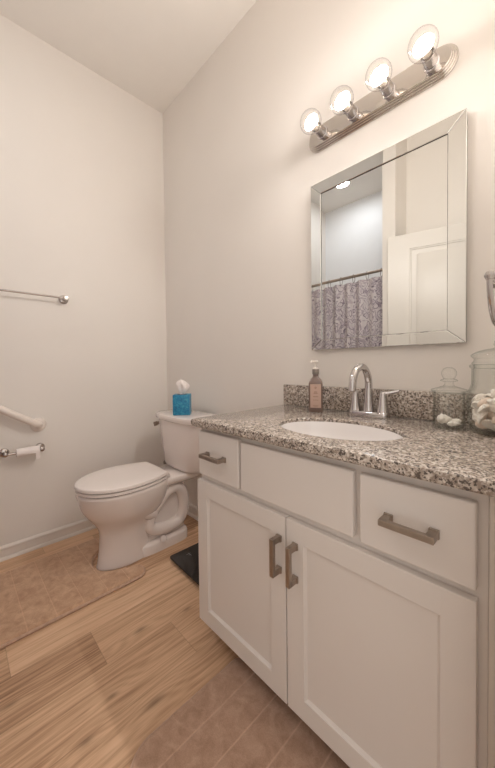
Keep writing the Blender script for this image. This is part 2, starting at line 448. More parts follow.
# ================================================================== VANITY
YF = -0.5323
van = thing('vanity_cabinet', 'long off-white painted vanity cabinet with two shaker doors under the granite counter', 'cabinet', (1.6, -0.27, 0))
def vb(name, bm, mat, par=None, sm=12):
    o = obj(name, bm, mat, par or van, sm)
    if par is None: o.data.transform(Matrix.Translation((-1.6, 0.27, 0)))
    return o
b = NB()
X0, X1 = 1.1615, 2.045
box(b, X0, X0 + 0.016, -0.4948, -0.012, 0.092, 0.813, 0.0008, 1)   # carcass panels
box(b, X1 - 0.051, X1 - 0.035, -0.4948, -0.012, 0.092, 0.813, 0.0008, 1)
box(b, X0 + 0.015, X1 - 0.05, -0.4948, -0.012, 0.092, 0.108)
box(b, X0 + 0.015, X1 - 0.05, -0.024, -0.012, 0.107, 0.813)
vb('body', b, 'cab')
b = NB()                                                              # face frame, with the openings closed behind the fronts
yfr = -0.5133
yfb = -0.4938
box(b, X0, X0 + 0.035, yfr, yfb, 0.09, 0.813, 0.001, 1); box(b, 1.970, 2.0095, yfr, yfb, 0.09, 0.813, 0.001, 1)
for (za, zb) in ((0.786, 0.813), (0.602, 0.650), (0.09, 0.115)): box(b, X0 + .034, 1.971, yfr, yfb, za, zb, 0.001, 1)
for (xa, xb, za, zb) in ((1.372, 1.40, 0.649, 0.787), (1.757, 1.793, 0.649, 0.787), (1.555, 1.590, 0.114, 0.603)): box(b, xa, xb, yfr, yfb, za, zb, 0.001, 1)
vb('face_frame', b, 'cab')
vb('filler_strip', box(NB(), 2.0097, 2.045, -0.5115, -0.48, 0.0005, 0.813, 0.0005, 1), 'trim')
vb('toe_kick', box(NB(), X0, X1 - 0.035, -0.455, -0.44, 0.0005, 0.0915), 'dark')

def shaker(x0, x1, z0, z1, fr=0.0555):
    bm = NB(); yb = yfr - 0.0005; e = 0.0025
    box(bm, x0, x0 + fr, YF, yb, z0, z1, 0.0012, 2); box(bm, x1 - fr, x1, YF, yb, z0, z1, 0.0012, 2)
    # rails run flush between the stiles
    for (a, c) in ((z0, z0 + fr), (z1 - fr, z1)):
        box(bm, x0 + fr - 0.0015, x1 - fr + 0.0015, YF + 0.0001, yb, a, c, 0.0012, 2)
    box(bm, x0 + fr - 0.002, x1 - fr + 0.002, YF + 0.0085, yb, z0 + fr - 0.002, z1 - fr + 0.002)
    # sloped inner moulding between frame and panel
    q = 0.006
    o_ = [(x0 + fr - .0003, z0 + fr - .0003), (x1 - fr + .0003, z0 + fr - .0003), (x1 - fr + .0003, z1 - fr + .0003), (x0 + fr - .0003, z1 - fr + .0003)]
    i_ = [(x0 + fr + q, z0 + fr + q), (x1 - fr - q, z0 + fr + q), (x1 - fr - q, z1 - fr - q), (x0 + fr + q, z1 - fr - q)]
    for k in range(4):
        (a, b_, c, d) = o_[k], o_[(k + 1) % 4], i_[(k + 1) % 4], i_[k]
        yt, yp = YF + 0.0022, YF + 0.0086
        A, B, C_, D = [bm.verts.new((p[0], y, p[1])) for p, y in ((a, yt), (b_, yt), (c, yp), (d, yp))]
        E_, F_ = bm.verts.new((a[0], yp, a[1])), bm.verts.new((b_[0], yp, b_[1]))
        for f_ in ((A, B, C_, D), (A, E_, F_, B), (E_, D, C_, F_), (A, D, E_), (B, F_, C_)): bm.faces.new(f_)
    return bm
def pull(horizontal, c, half, par):
    """square bar pull: two square feet, posts and a flat bar (bar ~33 mm in front of the door)"""
    bm = NB(); x, z = c; y0 = YF - 0.0003; w = 0.0065
    def B(a0, a1, y0_, y1_, c0, c1, bv):
        if horizontal: box(bm, x + a0, x + a1, y0_, y1_, z + c0, z + c1, bv, 2)
        else: box(bm, x + c0, x + c1, y0_, y1_, z + a0, z + a1, bv, 2)
    B(-half, half, YF - 0.036, YF - 0.025, -w, w, 0.0012)
    for s in (-1, 1):
        a, e = (half - 0.016, half) if s > 0 else (-half, -half + 0.016)
        B(a, e, YF - 0.030, y0 - 0.004, -w * 1.0, w * 1.0, 0.001)
        B(a - 0.001, e + 0.001, y0 - 0.006, y0, -0.0088, 0.0088, 0.0012)
    return vb_child('handle', bm, 'nickel', par)
def vb_child(name, bm, mat, par):
    o = obj(name, bm, mat, par, 12); o.data.transform(Matrix.Translation((-1.6, 0.27, 0))); return o
dl = vb('door', shaker(1.1567, 1.5708, 0.0918, 0.6154), 'cab')
dr_ = vb('door', shaker(1.5748, 1.9956, 0.0918, 0.6154), 'cab')
pull(False, (1.5500, 0.508), 0.052, dl); pull(False, (1.6060, 0.508), 0.052, dr_)
def slab(x0, x1, z0, z1):
    bm = NB(); box(bm, x0, x1, YF, yfr - 0.0005, z0, z1, 0.004, 3); return bm
d1_ = vb('drawer', slab(1.168, 1.382, 0.637, 0.7965), 'cab')
vb('drawer_front', slab(1.392, 1.768, 0.6365, 0.791), 'cab')
d2_ = vb('drawer', slab(1.783, 1.995, 0.633, 0.7895), 'cab')
pull(True, (1.270, 0.7195), 0.053, d1_); pull(True, (1.889, 0.7135), 0.050, d2_)

# ------------------------------------------------------------------ granite counter with sink cut-out
ctr = thing('countertop', 'speckled beige grey granite countertop with low backsplash on the vanity', 'countertop', (1.6, -0.28, 0.81))
CZ0, CZ1 = 0.8135, 0.84
sx, sy, sax, say = 1.615, -0.338, 0.191, 0.138
def rect_hit(x0, x1, y0, y1, cx, cy, a):
    dx, dy = math.cos(a), math.sin(a); tt = 1e9
    if dx > 1e-9: tt = min(tt, (x1 - cx) / dx)
    if dx < -1e-9: tt = min(tt, (x0 - cx) / dx)
    if dy > 1e-9: tt = min(tt, (y1 - cy) / dy)
    if dy < -1e-9: tt = min(tt, (y0 - cy) / dy)
    return cx + dx * tt, cy + dy * tt
cx0, cx1, cy0, cy1 = 1.149, 2.055, -0.5525, -0.003
angs = [2 * PI * k / 96 for k in range(96)] + [math.atan2(y - sy, x - sx) % (2 * PI) for x in (cx0, cx1) for y in (cy0, cy1)]
angs = sorted(angs)
b = NB(); rings = []
def rring(ins, z):
    return [Vector((*rect_hit(cx0 + ins, cx1 - ins, cy0 + ins, cy1 - ins, sx, sy, a), z)) for a in angs]
def ering(gr, z): return [Vector((sx + (sax + gr) * math.cos(a), sy + (say + gr) * math.sin(a), z)) for a in angs]
seqs = [ering(0, CZ0), ering(0, CZ1 - 0.003), ering(0.003, CZ1), rring(0.006, CZ1), rring(0.0018, CZ1 - 0.002), rring(0, CZ1 - 0.007), rring(0, CZ0 + 0.005), rring(0.004, CZ0)]
L = [[b.verts.new(p) for p in r] for r in seqs]
n = len(angs)
for i in range(len(L)):
    a_, c_ = L[i], L[(i + 1) % len(L)]
    for k in range(n):
        b.faces.new((a_[k], a_[(k + 1) % n], c_[(k + 1) % n], c_[k]))
o = obj('slab', b, 'granite', ctr, 30); o.data.transform(Matrix.Translation((-1.6, 0.28, -0.81)))
o = obj('backsplash', box(NB(), 1.151, 2.055, -0.023, -0.003, CZ1 + 0.0003, 0.9365, 0.002), 'granite', ctr, 30); o.data.transform(Matrix.Translation((-1.6, 0.28, -0.81)))

# ------------------------------------------------------------------ undermount sink
snk = thing('sink', 'white oval undermount basin set in the granite counter', 'sink', (sx, sy, 0.67))
b = NB(); rings = []
def er(ax, ay, z, n=48): return [Vector((ax * math.cos(2 * PI * k / n), ay * math.sin(2 * PI * k / n), z - 0.67)) for k in range(n)]
inner = [(1.0, 0.8285), (0.992, 0.824), (0.975, 0.805), (0.95, 0.785), (0.91, 0.766), (0.84, 0.746), (0.70, 0.731), (0.45, 0.722), (0.16, 0.717)]
ax, ay = sax - 0.0045, say - 0.0045
rings = [er(ax * s, ay * s, z) for s, z in inner]
outer = [er((ax + 0.003) * s, (ay + 0.003) * s, z - 0.012) for s, z in inner[1:]]
loft(b, list(reversed(outer)) + [er(ax + 0.0035, ay + 0.0035, 0.826), er(ax + 0.0025, ay + 0.0025, 0.8285)] + rings)
obj('basin', b, 'sink', snk, 50)
b = NB(); lathe(b, [(0.024, 0.0), (0.024, 0.003), (0.018, 0.004), (0.017, 0.002), (0.013, 0.002), (0.0125, 0.008), (0.004, 0.011), (0, 0.0115)], 24)
obj('drain', b, 'chrome', snk, 40, (0, 0, 0.0462))

# ------------------------------------------------------------------ faucet
fx, fy = 1.598, -0.078
fa = thing('faucet', 'chrome two-handle gooseneck faucet behind the sink', 'faucet', (fx, fy, 0.8403))
b = NB()
rp = []
for k in range(48):
    a = 2 * PI * k / 48; ca, sa = math.cos(a), math.sin(a)
    rp.append((0.0745 * math.copysign(abs(ca) ** 0.45, ca), 0.027 * math.copysign(abs(sa) ** 0.6, sa)))
extrude_outline(b, rp, 0, 0.020, 0.007)
obj('base', b, 'chrome', fa, 40)
b = NB()
arc = [(0, 0, 0.016), (0, 0, 0.05), (0, 0, 0.09), (0, 0, 0.118)]
for k in range(1, 14):
    a = PI * k / 14
    arc.append((0, -0.061 + 0.061 * math.cos(a), 0.118 + 0.064 * math.sin(a)))
arc += [(0, -0.124, 0.112), (0, -0.126, 0.100)]
rr = [0.021, 0.0165, 0.0142, 0.0132] + [0.0128] * 13 + [0.0128, 0.0122]
tube(b, arc, rr, 20)
obj('spout', b, 'chrome', fa, 50)
b = NB(); lathe(b, [(0.0095, 0), (0.0095, 0.004), (0.006, 0.005)], 20, axis_mat((0, -0.126, 0.100), (0, -0.05, -1)))
obj('aerator', b, 'nickel', fa, 40)
for s in (-1, 1):
    b = NB(); lathe(b, [(0.0235, 0.014), (0.0215, 0.022), (0.0170, 0.045), (0.0138, 0.068), (0.0125, 0.078), (0.012, 0.082), (0.010, 0.090), (0.004, 0.093), (0, 0.0935)], 24, Matrix.Translation((s * 0.052, 0, 0)))
    h_ = obj('handle', b, 'chrome', fa, 50)
    b = NB()
    q = smooth_path([(s * 0.052, 0, 0.086), (s * 0.066, 0.005, 0.088), (s * 0.084, 0.012, 0.092), (s * 0.100, 0.018, 0.097)], 5)
    tube(b, q, [0.0075 - 0.0028 * i / (len(q) - 1) for i in range(len(q))], 14)
    obj('lever', b, 'chrome', h_, 50)
b = NB(); tube(b, [(0, 0.020, 0.014), (0, 0.020, 0.06)], 0.0025, 10); lathe(b, [(0.002, 0), (0.0055, 0.003), (0.006, 0.008), (0.003, 0.012), (0, 0.0125)], 16, Matrix.Translation((0, 0.020, 0.058)))
obj('lift_rod', b, 'chrome', fa, 50)

# ================================================================== TOILET
TX = 0.448
wc = thing('toilet', 'white two-piece porcelain toilet with closed lid, between vanity and left wall', 'toilet', (TX, 0.015, 0))
def egg(mid, front, rear, hw, z, n=56, pf=2.0, pr=2.3):
    out = []
    for k in range(n):
        a = 2 * PI * k / n; ca, sa = math.cos(a), math.sin(a)
        p = pf if sa < 0 else pr
        x = hw * math.copysign(abs(ca) ** (2 / p), ca); y = mid + (front if sa < 0 else rear) * math.copysign(abs(sa) ** (2 / p), sa)
        out.append(Vector((x, y, z)))
    return out
def interp(keys, per=5):
    out = []
    for a, b_ in zip(keys, keys[1:]):
        for k in range(per): 
            t_ = k / per; out.append(tuple(a[i] + (b_[i] - a[i]) * t_ for i in range(len(a))))
    out.append(keys[-1]); return out
keys = [  # z, mid, front, rear, hw
    (0.000, -0.53, 0.150, 0.13, 0.084), (0.006, -0.53, 0.153, 0.13, 0.086), (0.03, -0.53, 0.147, 0.13, 0.083), (0.09, -0.53, 0.139, 0.13, 0.081),
    (0.15, -0.53, 0.136, 0.13, 0.085), (0.185, -0.53, 0.138, 0.14, 0.090), (0.215, -0.53, 0.150, 0.16, 0.102), (0.245, -0.53, 0.168, 0.19, 0.122),
    (0.28, -0.535, 0.191, 0.215, 0.144), (0.32, -0.54, 0.208, 0.235, 0.160), (0.36, -0.545, 0.215, 0.25, 0.170), (0.39, -0.55, 0.217, 0.258, 0.174), (0.402, -0.55, 0.215, 0.256, 0.172), (0.407, -0.55, 0.209, 0.25, 0.166)]
sm_keys = []
for p in smooth_path([Vector((k[1], k[2], k[3])) for k in keys], 3): sm_keys.append(p)
hwz = smooth_path([Vector((k[0], k[4], 0)) for k in keys], 3)
b = NB()
loft(b, [egg(p[0], p[1], p[2], q[1], q[0]) for p, q in zip(sm_keys, hwz)])
# deck carrying the tank, blending out of the rim
def rr_(cx_, hw, y0, y1, z, n=48, p=4.5):
    out = []; yc, hd = (y0 + y1) / 2, (y1 - y0) / 2
    for k in range(n):
        a = 2 * PI * k / n; ca, sa = math.cos(a), math.sin(a)
        out.append(Vector((cx_ + hw * math.copysign(abs(ca) ** (2 / p), ca), yc + hd * math.copysign(abs(sa) ** (2 / p), sa), z)))
    return out
loft(b, [rr_(0, 0.080, -0.40, -0.075, 0.345), rr_(0, 0.105, -0.42, -0.05, 0.362), rr_(0, 0.112, -0.43, -0.04, 0.376), rr_(0, 0.112, -0.43, -0.04, 0.392), rr_(0, 0.106, -0.42, -0.046, 0.400)])
# rear web and foot flange
loft(b, [rr_(0, 0.088, -0.50, -0.175, 0.0), rr_(0, 0.088, -0.50, -0.175, 0.045), rr_(0, 0.082, -0.50, -0.180, 0.056), rr_(0, 0.060, -0.47, -0.195, 0.064)])
loft(b, [rr_(0, 0.056, -0.50, -0.185, 0.05), rr_(0, 0.056, -0.50, -0.185, 0.2), rr_(0, 0.058, -0.48, -0.19, 0.30), rr_(0, 0.075, -0.45, -0.15, 0.36)])
# trapway loop standing proud on each side
lp = [(-0.262, 0.322), (-0.222, 0.292), (-0.206, 0.235), (-0.211, 0.172), (-0.238, 0.122), (-0.300, 0.107), (-0.378, 0.114), (-0.424, 0.145), (-0.420, 0.195), (-0.375, 0.255), (-0.318, 0.308)]
for s in (-1, 1):
    tube(b, smooth_path([(s * 0.058, y, z) for y, z in lp], 5, True), 0.034, 16, True)
    q = smooth_path([(s * 0.062, -0.40, 0.215), (s * 0.075, -0.45, 0.235), (s * 0.085, -0.50, 0.27)], 5)
    tube(b, q, 0.034, 14)
obj('bowl', b, 'porc', wc, 55)
for s in (-1, 1):
    b = NB(); lathe(b, [(0.019, 0), (0.0185, 0.014), (0.0145, 0.024), (0.006, 0.030), (0, 0.0305)], 20, Matrix.Translation((s * 0.086, -0.355, 0.050)))
    obj('bolt_cap', b, 'porc', wc, 50)
def seat_outline(g=0.0, n=30):
    """elongated seat: flat back edge at -0.343, widest at -0.55, tip -0.785"""
    pts = []; mid = -0.555; hw = 0.179 + g; fr = 0.217 + g; yb = -0.343 + g
    for k in range(n + 1):
        a = PI + PI * k / n; pts.append((hw * math.cos(a), mid + fr * math.sin(a)))
    for k in range(1, 9):
        y = mid + (yb - mid) * k / 8; pts.append((hw * math.sqrt(1 - ((y - mid) / 0.295) ** 2), y))
    xe = pts[-1][0]
    for k in range(1, 8): pts.append((xe - 2 * xe * k / 8, yb + 0.004 * math.sin(PI * k / 8)))
    for k in range(8, 0, -1):
        y = mid + (yb - mid) * k / 8; pts.append((-hw * math.sqrt(1 - ((y - mid) / 0.295) ** 2), y))
    return pts
b = NB(); extrude_outline(b, seat_outline(-0.003), 0.4120, 0.4260, 0.003)
obj('seat', b, 'seat', wc, 50)
b = NB(); extrude_outline(b, seat_outline(-0.0125), 0.4062, 0.4325, 0); obj('seat_gap_shade', b, 'black', wc, 50)  # dark filler slab that paints the shade in the gaps under lid and seat
b = NB()
so = seat_outline(0.0); nr = [[Vector((x, y, z)) for x, y in so] for z in (0.4318, 0.4440)]
def scl(o_, f_): return [(x * f_, -0.55 + (y + 0.55) * f_) for x, y in o_]
nr += [[Vector((x, y, z)) for x, y in scl(so, f_)] for f_, z in ((0.996, 0.4465), (0.985, 0.4488), (0.95, 0.4500), (0.6, 0.4508), (0.2, 0.4512))]
loft(b, nr); obj('lid', b, 'seat', wc, 50)
for s in (-1, 1):
    b = NB(); tube(b, [(s * 0.055, -0.325, 0.418), (s * 0.1, -0.325, 0.418)], 0.0105, 14); box(b, s * 0.0775 - 0.018, s * 0.0775 + 0.018, -0.345, -0.31, 0.4005, 0.416, 0.003)
    obj('hinge', b, 'seat', wc, 45)
# tank: flat back, bowed and facetted front, tapering downwards
def tank_ring(hw, depth, z, n=15, back=-0.043):
    f1 = [(-1.0, 0.0), (-1.0, 0.42), (-0.992, 0.60), (-0.965, 0.75), (-0.91, 0.84), (-0.78, 0.91), (-0.45, 0.975), (0.0, 1.0)]
    f0 = [(-1.0, 0.0), (-1.0, 0.30), (-0.98, 0.47), (-0.93, 0.61), (-0.80, 0.765), (-0.60, 0.93), (-0.50, 0.985), (0.0, 1.0)]
    w_ = max(0.0, min(1.0, (z - 0.42) / 0.24))
    f = [(a[0] * w_ + c[0] * (1 - w_), a[1] * w_ + c[1] * (1 - w_)) for a, c in zip(f1, f0)]
    f = f + [(-x, y) for x, y in reversed(f[:-1])]
    return [Vector((x * hw, back - y * depth, z)) for x, y in f]
def tank_loft(keys):
    bm = NB(); loft(bm, [tank_ring(*k) for k in keys]); return bm
b = tank_loft([(0.185, 0.160, 0.4015), (0.206, 0.182, 0.408), (0.213, 0.189, 0.425), (0.219, 0.198, 0.52), (0.225, 0.204, 0.62), (0.229, 0.207, 0.6945)])
tk = obj('tank', b, 'porc', wc, 32)
b = tank_loft([(0.234, 0.212, 0.6950), (0.243, 0.220, 0.7005), (0.246, 0.223, 0.7085), (0.246, 0.223, 0.7205), (0.243, 0.220, 0.7285), (0.232, 0.210, 0.7335), (0.13, 0.13, 0.7350)])
obj('tank_lid', b, 'porc', wc, 32)
b = NB(); lathe(b, [(0.0145, 0), (0.0145, 0.006), (0.008, 0.009), (0.008, 0.015), (0, 0.016)], 20, axis_mat((-0.2245, -0.150, 0.655), (-1, 0, 0)))
tube(b, smooth_path([(-0.238, -0.150, 0.655), (-0.241, -0.175, 0.655), (-0.241, -0.205, 0.652), (-0.240, -0.232, 0.649)], 4), [0.0075] * 9 + [0.011] * 4, 12, sx=1.4)
obj('flush_lever', b, 'nickel', wc, 45)
b = NB(); lathe(b, [(0.012, 0), (0.012, 0.014), (0.008, 0.02), (0, 0.021)], 8, axis_mat((-0.190, -0.185, 0.385), (0, 0, 1))); obj('tank_bolt', b, 'cap', wc, 40)

# tissue box on the tank lid
tb = thing('tissue_box', 'square blue patterned tissue box standing on the toilet tank lid', 'tissue box', (0.459, -0.157, 0.7355), R(50))
b = NB(); box(b, -0.050, 0.050, -0.050, 0.050, 0, 0.122, 0.0015); obj('carton', b, 'tissuebox', tb, 30)
b = NB(); lathe(b, [(0.03, 0), (0.028, 0.0006)], 24, Matrix.Diagonal((1.1, 0.75, 1, 1))); obj('opening', b, 'dark', tb, 40, (0, 0, 0.1222))
def tissue():
    bm = NB(); rings = []
    n = 40; prof = [(0.012, 0.0), (0.024, 0.022), (0.032, 0.042), (0.031, 0.060), (0.022, 0.076), (0.010, 0.086), (0.002, 0.09)]
    pp = smooth_path([Vector((r, z, 0)) for r, z in prof], 4)
    for p in pp:
        z = p[1]; ring = []
        for k in range(n):
            a = 2 * PI * k / n
            r = max(p[0], 0.001) * (1 + 0.22 * math.sin(5 * a + 40 * z) + 0.10 * math.sin(9 * a - 60 * z))
            ring.append(Vector((r * math.cos(a) * 0.85 + 0.006 * math.sin(z * 45), r * math.sin(a) * 0.55, z)))
        rings.append(ring)
    loft(bm, rings); return bm
obj('tissue', tissue(), 'paper', tb, 60, (0.0, -0.004, 0.1230)).scale = (1.18, 1.18, 1.0)

# ================================================================== LEFT WALL HARDWARE
def rose(bm, o, d, r, h=0.012):
    lathe(bm, [(r, 0), (r, h * 0.35), (r * 0.93, h * 0.8), (r * 0.75, h), (0, h * 1.02)], 32, axis_mat(o, d))
tbar = thing('towel_bar', 'slim chrome towel bar mounted high on the left wall', 'towel bar', (0.0, -0.99, 1.44))
def rel(bm, o): bmesh.ops.translate(bm, verts=bm.verts, vec=-Vector(o)); return bm
TB = (0, -0.99, 1.44)
b = NB(); tube(b, [(0.058, -1.30, 1.437), (0.058, -0.678, 1.437)], 0.0055, 14); obj('bar', rel(b, TB), 'wallchrome', tbar, 45)
for y in (-0.683, -1.295):
    b = NB(); rose(b, (0.0004, y, 1.437), (1, 0, 0), 0.026, 0.012); lathe(b, [(0.011, 0.010), (0.011, 0.05), (0.0145, 0.054), (0.0145, 0.066), (0.011, 0.070), (0, 0.0705)], 24, axis_mat((0, y, 1.437), (1, 0, 0)))
    obj('post', rel(b, TB), 'wallchrome', tbar, 45)
GB = (0, -1.03, 0.83)
gb = thing('grab_bar', 'white slanted grab bar on the left wall above the toilet paper', 'grab bar', GB)
ga, gd = Vector((0.050, -0.826, 0.705)), Vector((0.050, -1.22, 0.960))
b = NB(); dd = (gd - ga).normalized()
path = smooth_path([(0.004, ga.y, ga.z), (0.028, ga.y - 0.002, ga.z + 0.001), (0.046, ga.y - 0.014, ga.z + 0.009), tuple(ga + dd * 0.05)], 5) + [ga + dd * 0.2] + smooth_path([tuple(gd - dd * 0.05), (0.046, gd.y + 0.014, gd.z - 0.009), (0.028, gd.y + 0.002, gd.z - 0.001), (0.004, gd.y, gd.z)], 5)
tube(b, path, 0.0190, 20); obj('rail', rel(b, GB), 'white', gb, 50)
for p in (ga, gd):
    b = NB(); rose(b, (0.0004, p.y, p.z), (1, 0, 0), 0.040, 0.010); obj('flange', rel(b, GB), 'white', gb, 45)
PB = (0, -0.92, 0.585)
ph = thing('toilet_paper_holder', 'chrome toilet paper holder with round roses on the left wall', 'holder', PB)
for y in (-0.984, -0.821):
    b = NB(); rose(b, (0.0004, y, 0.575), (1, 0, 0), 0.024, 0.014); lathe(b, [(0.009, 0.012), (0.009, 0.050), (0.0115, 0.054), (0.0115, 0.070), (0.008, 0.073), (0, 0.0735)], 20, axis_mat((0, y, 0.575), (1, 0, 0)))
    obj('post', rel(b, PB), 'wallchrome', ph, 45)
b = NB(); tube(b, [(0.062, -0.984, 0.575), (0.062, -0.821, 0.575)], 0.007, 14); obj('roller', rel(b, PB), 'wallchrome', ph, 45)
tr_ = thing('toilet_paper_roll', 'nearly used up white toilet paper roll on its chrome holder', 'toilet paper', (0.062, -0.886, 0.575))
b = NB(); n = 28
def cyl_ring(r, y): return [Vector((r * math.cos(2 * PI * k / n), y, r * math.sin(2 * PI * k / n))) for k in range(n)]
loft(b, [cyl_ring(0.010, -0.052), cyl_ring(0.0225, -0.052), cyl_ring(0.0228, 0.0), cyl_ring(0.0225, 0.052), cyl_ring(0.010, 0.052), cyl_ring(0.010, -0.052)], cap0=False, cap1=False)
obj('roll', b, 'paper', tr_, 45)
b = NB()
prof = [(0.0232 * math.cos(a), 0.0232 * math.sin(a)) for a in [R(60 - 6 * k) for k in range(11)]] + [(0.0238, -0.012), (0.0235, -0.03), (0.0225, -0.045)]
rings = []
for i, (x, z) in enumerate(prof):
    w0 = -0.048 + (0.080 if i > 10 else 0.0); x2 = x - 0.0009
    rings.append([Vector((x, w0, z)), Vector((x, 0.051, z)), Vector((x2, 0.051, z)), Vector((x2, w0, z))])
loft(b, rings); obj('loose_sheet', b, 'paper', tr_, 45)

# ================================================================== FLOOR THINGS
def arc_pts(cx_, cy_, r, a0, a1, n=8): return [(cx_ + r * math.cos(R(a0 + (a1 - a0) * k / n)), cy_ + r * math.sin(R(a0 + (a1 - a0) * k / n))) for k in range(n + 1)]
# contour rug round the pedestal
rx0, rx1, ry0, ry1 = 0.176, 0.667, -1.125, -0.500
out = arc_pts(rx0 + .06, ry0 + .06, .06, 180, 270) + arc_pts(rx1 - .06, ry0 + .06, .06, 270, 360)
out += arc_pts(rx1 - .046, ry1 - .046, .046, 0, 180, 12)
inner_c = (0.436, -0.560); ir = 0.124
out += [(inner_c[0] + 0.142, -0.565)] + arc_pts(inner_c[0], inner_c[1], ir, 0, -180, 20) + [(inner_c[0] - 0.138, -0.565)]
out += arc_pts(rx0 + .046, ry1 - .046, .046, 0, 180, 12)
b = NB(); 
rug = thing('contour_rug', 'plush beige contour rug with a cut-out fitted round the toilet foot', 'rug', (0.436, -0.85, 0.0))
extrude_outline(b, out, 0.0006, 0.023, 0.011); o = obj('pile', b, 'rug', rug, 50); o.data.transform(Matrix.Translation((0, 0, 0)))
o.parent = rug; o.location = (-0.436, 0.85, 0)
b = NB(); tube(b, [(x, y, 0.0075) for x, y in out], 0.0068, 8, True); o = obj('binding', b, 'rugedge', rug, 50); o.location = (-0.436, 0.85, 0)
mat_ = thing('bath_mat', 'brown plush striped bath mat with rounded corners in front of the vanity', 'mat', (1.75, -0.72, 0))
mx0, mx1, my0, my1 = 1.308, 2.0, -0.895, -0.470
out = arc_pts(mx0 + .09, my0 + .09, .09, 180, 270) + arc_pts(mx1 - .09, my0 + .09, .09, 270, 360) + arc_pts(mx1 - .03, my1 - .03, .03, 0, 90, 5) + arc_pts(mx0 + .03, my1 - .03, .03, 90, 180, 5)
b = NB(); extrude_outline(b, out, 0.0006, 0.015, 0.007); o = obj('pile', b, 'mat', mat_, 50); o.location = (-1.75, 0.72, 0)
b = NB(); tube(b, [(x, y, 0.0055) for x, y in out], 0.0048, 8, True); o = obj('binding', b, 'matedge', mat_, 50); o.location = (-1.75, 0.72, 0)
sca = thing('bathroom_scale', 'flat black glass bathroom scale on the floor between toilet and vanity', 'scale', (0.800, -0.224, 0), R(-1.5))
b = NB(); out = arc_pts(-.135, -.135, .015, 180, 270, 5) + arc_pts(.135, -.135, .015, 270, 360, 5) + arc_pts(.135, .135, .015, 0, 90, 5) + arc_pts(-.135, .135, .015, 90, 180, 5)
extrude_outline(b, out, 0.016, 0.023, 0.002); obj('platform', b, 'scale', sca, 40)
b = NB(); box(b, -0.125, 0.125, -0.125, 0.125, 0.006, 0.0157, 0.003); obj('underside', b, 'scale_side', sca, 40)
for sx_ in (-1, 1):
    for sy_ in (-1, 1):
        b = NB(); lathe(b, [(0.014, 0.0004), (0.014, 0.006)], 20, Matrix.Translation((sx_ * 0.1, sy_ * 0.1, 0))); obj('foot', b, 'scale_side', sca, 40)
b = NB()   # faint scratched mark near the front corner
for (a0, a1, c0, c1) in ((-0.105, -0.075, -0.060, -0.0585), (-0.098, -0.0965, -0.075, -0.05), (-0.087, -0.0855, -0.068, -0.057)): box(b, a0, a1, c0, c1, 0.0230, 0.0232)
obj('scale_mark', b, 'ink_silver', sca)

# ================================================================== MIRROR
MX0, MX1, MZ0, MZ1 = 1.3134, 1.8835, 1.0952, 1.8154
BW = 0.051
mir = thing('mirror', 'large rectangular wall mirror with slanted glass border above the sink', 'mirror', ((MX0 + MX1) / 2, 0, (MZ0 + MZ1) / 2))
mo = mir.location
def mrel(o): o.data.transform(Matrix.Translation(-mo)); return o
mrel(obj('backing', box(NB(), MX0 + 0.002, MX1 - 0.002, -0.0165, -0.0005, MZ0 + 0.002, MZ1 - 0.002), 'mirror_edge', mir))
ys, yo, yi = -0.0168, -0.0222, -0.0228     # border strips stand 5 mm proud of the centre glass
ix0, ix1, iz0, iz1 = MX0 + BW, MX1 - BW, MZ0 + BW * 0.85, MZ1 - BW
O = [(MX0, MZ0), (MX1, MZ0), (MX1, MZ1), (MX0, MZ1)]; I = [(ix0, iz0), (ix1, iz0), (ix1, iz1), (ix0, iz1)]
def inset(poly, d):
    n_ = len(poly); lines = []
    for q in range(n_):
        (xa, za), (xb, zb) = poly[q], poly[(q + 1) % n_]
        L_ = math.hypot(xb - xa, zb - za); nx_, nz_ = -(zb - za) / L_, (xb - xa) / L_
        lines.append(((xa + nx_ * d, za + nz_ * d), ((xb - xa) / L_, (zb - za) / L_)))
    out_ = []
    for q in range(n_):
        (p_, u_), (q_, v_) = lines[q - 1], lines[q]
        det = u_[0] * -v_[1] + v_[0] * u_[1]
        t_ = ((q_[0] - p_[0]) * -v_[1] + v_[0] * (q_[1] - p_[1])) / det
        out_.append((p_[0] + u_[0] * t_, p_[1] + u_[1] * t_))
    return out_
for k in range(4):
    poly = [O[k], O[(k + 1) % 4], I[(k + 1) % 4], I[k]]; yv = [yo, yo, yi, yi]
    p1, p2 = inset(poly, 0.0004), inset(poly, 0.0019)
    b = NB()
    loft(b, [[Vector((x, ys, z)) for x, z in p1], [Vector((x, y + 0.0013, z)) for (x, z), y in zip(p1, yv)], [Vector((x, y, z)) for (x, z), y in zip(p2, yv)]])
    mrel(obj('bevel_strip', b, 'mirror', mir))
mrel(obj('glass', box(NB(), ix0 + 0.0012, ix1 - 0.0012, -0.0178, -0.0167, iz0 + 0.0012, iz1 - 0.0012), 'mirror', mir))

# ================================================================== VANITY LIGHT
LX, LZ = 1.578, 2.010
vl = thing('vanity_light', 'polished bar light with four round clear bulbs above the mirror', 'wall light', (LX, 0, LZ))
def stadium(hl, r, y, n=14):
    pts = []
    for k in range(n + 1): a = -PI / 2 + PI * k / n; pts.append(Vector((hl + r * math.cos(a), y, r * math.sin(a))))
    for k in range(n + 1): a = PI / 2 + PI * k / n; pts.append(Vector((-hl + r * math.cos(a), y, r * math.sin(a))))
    return pts
b = NB(); hl = 0.280 - 0.053
steps = [(0.0535, -0.0006), (0.0535, -0.006), (0.0520, -0.008), (0.0490, -0.008), (0.0485, -0.012), (0.0470, -0.014), (0.0440, -0.014), (0.0435, -0.018), (0.0420, -0.020), (0.0390, -0.020), (0.0385, -0.024), (0.0370, -0.026), (0.030, -0.0265)]
loft(b, [stadium(hl, r, y) for r, y in steps]); obj('back_plate', b, 'plate', vl, 25)
globes = []
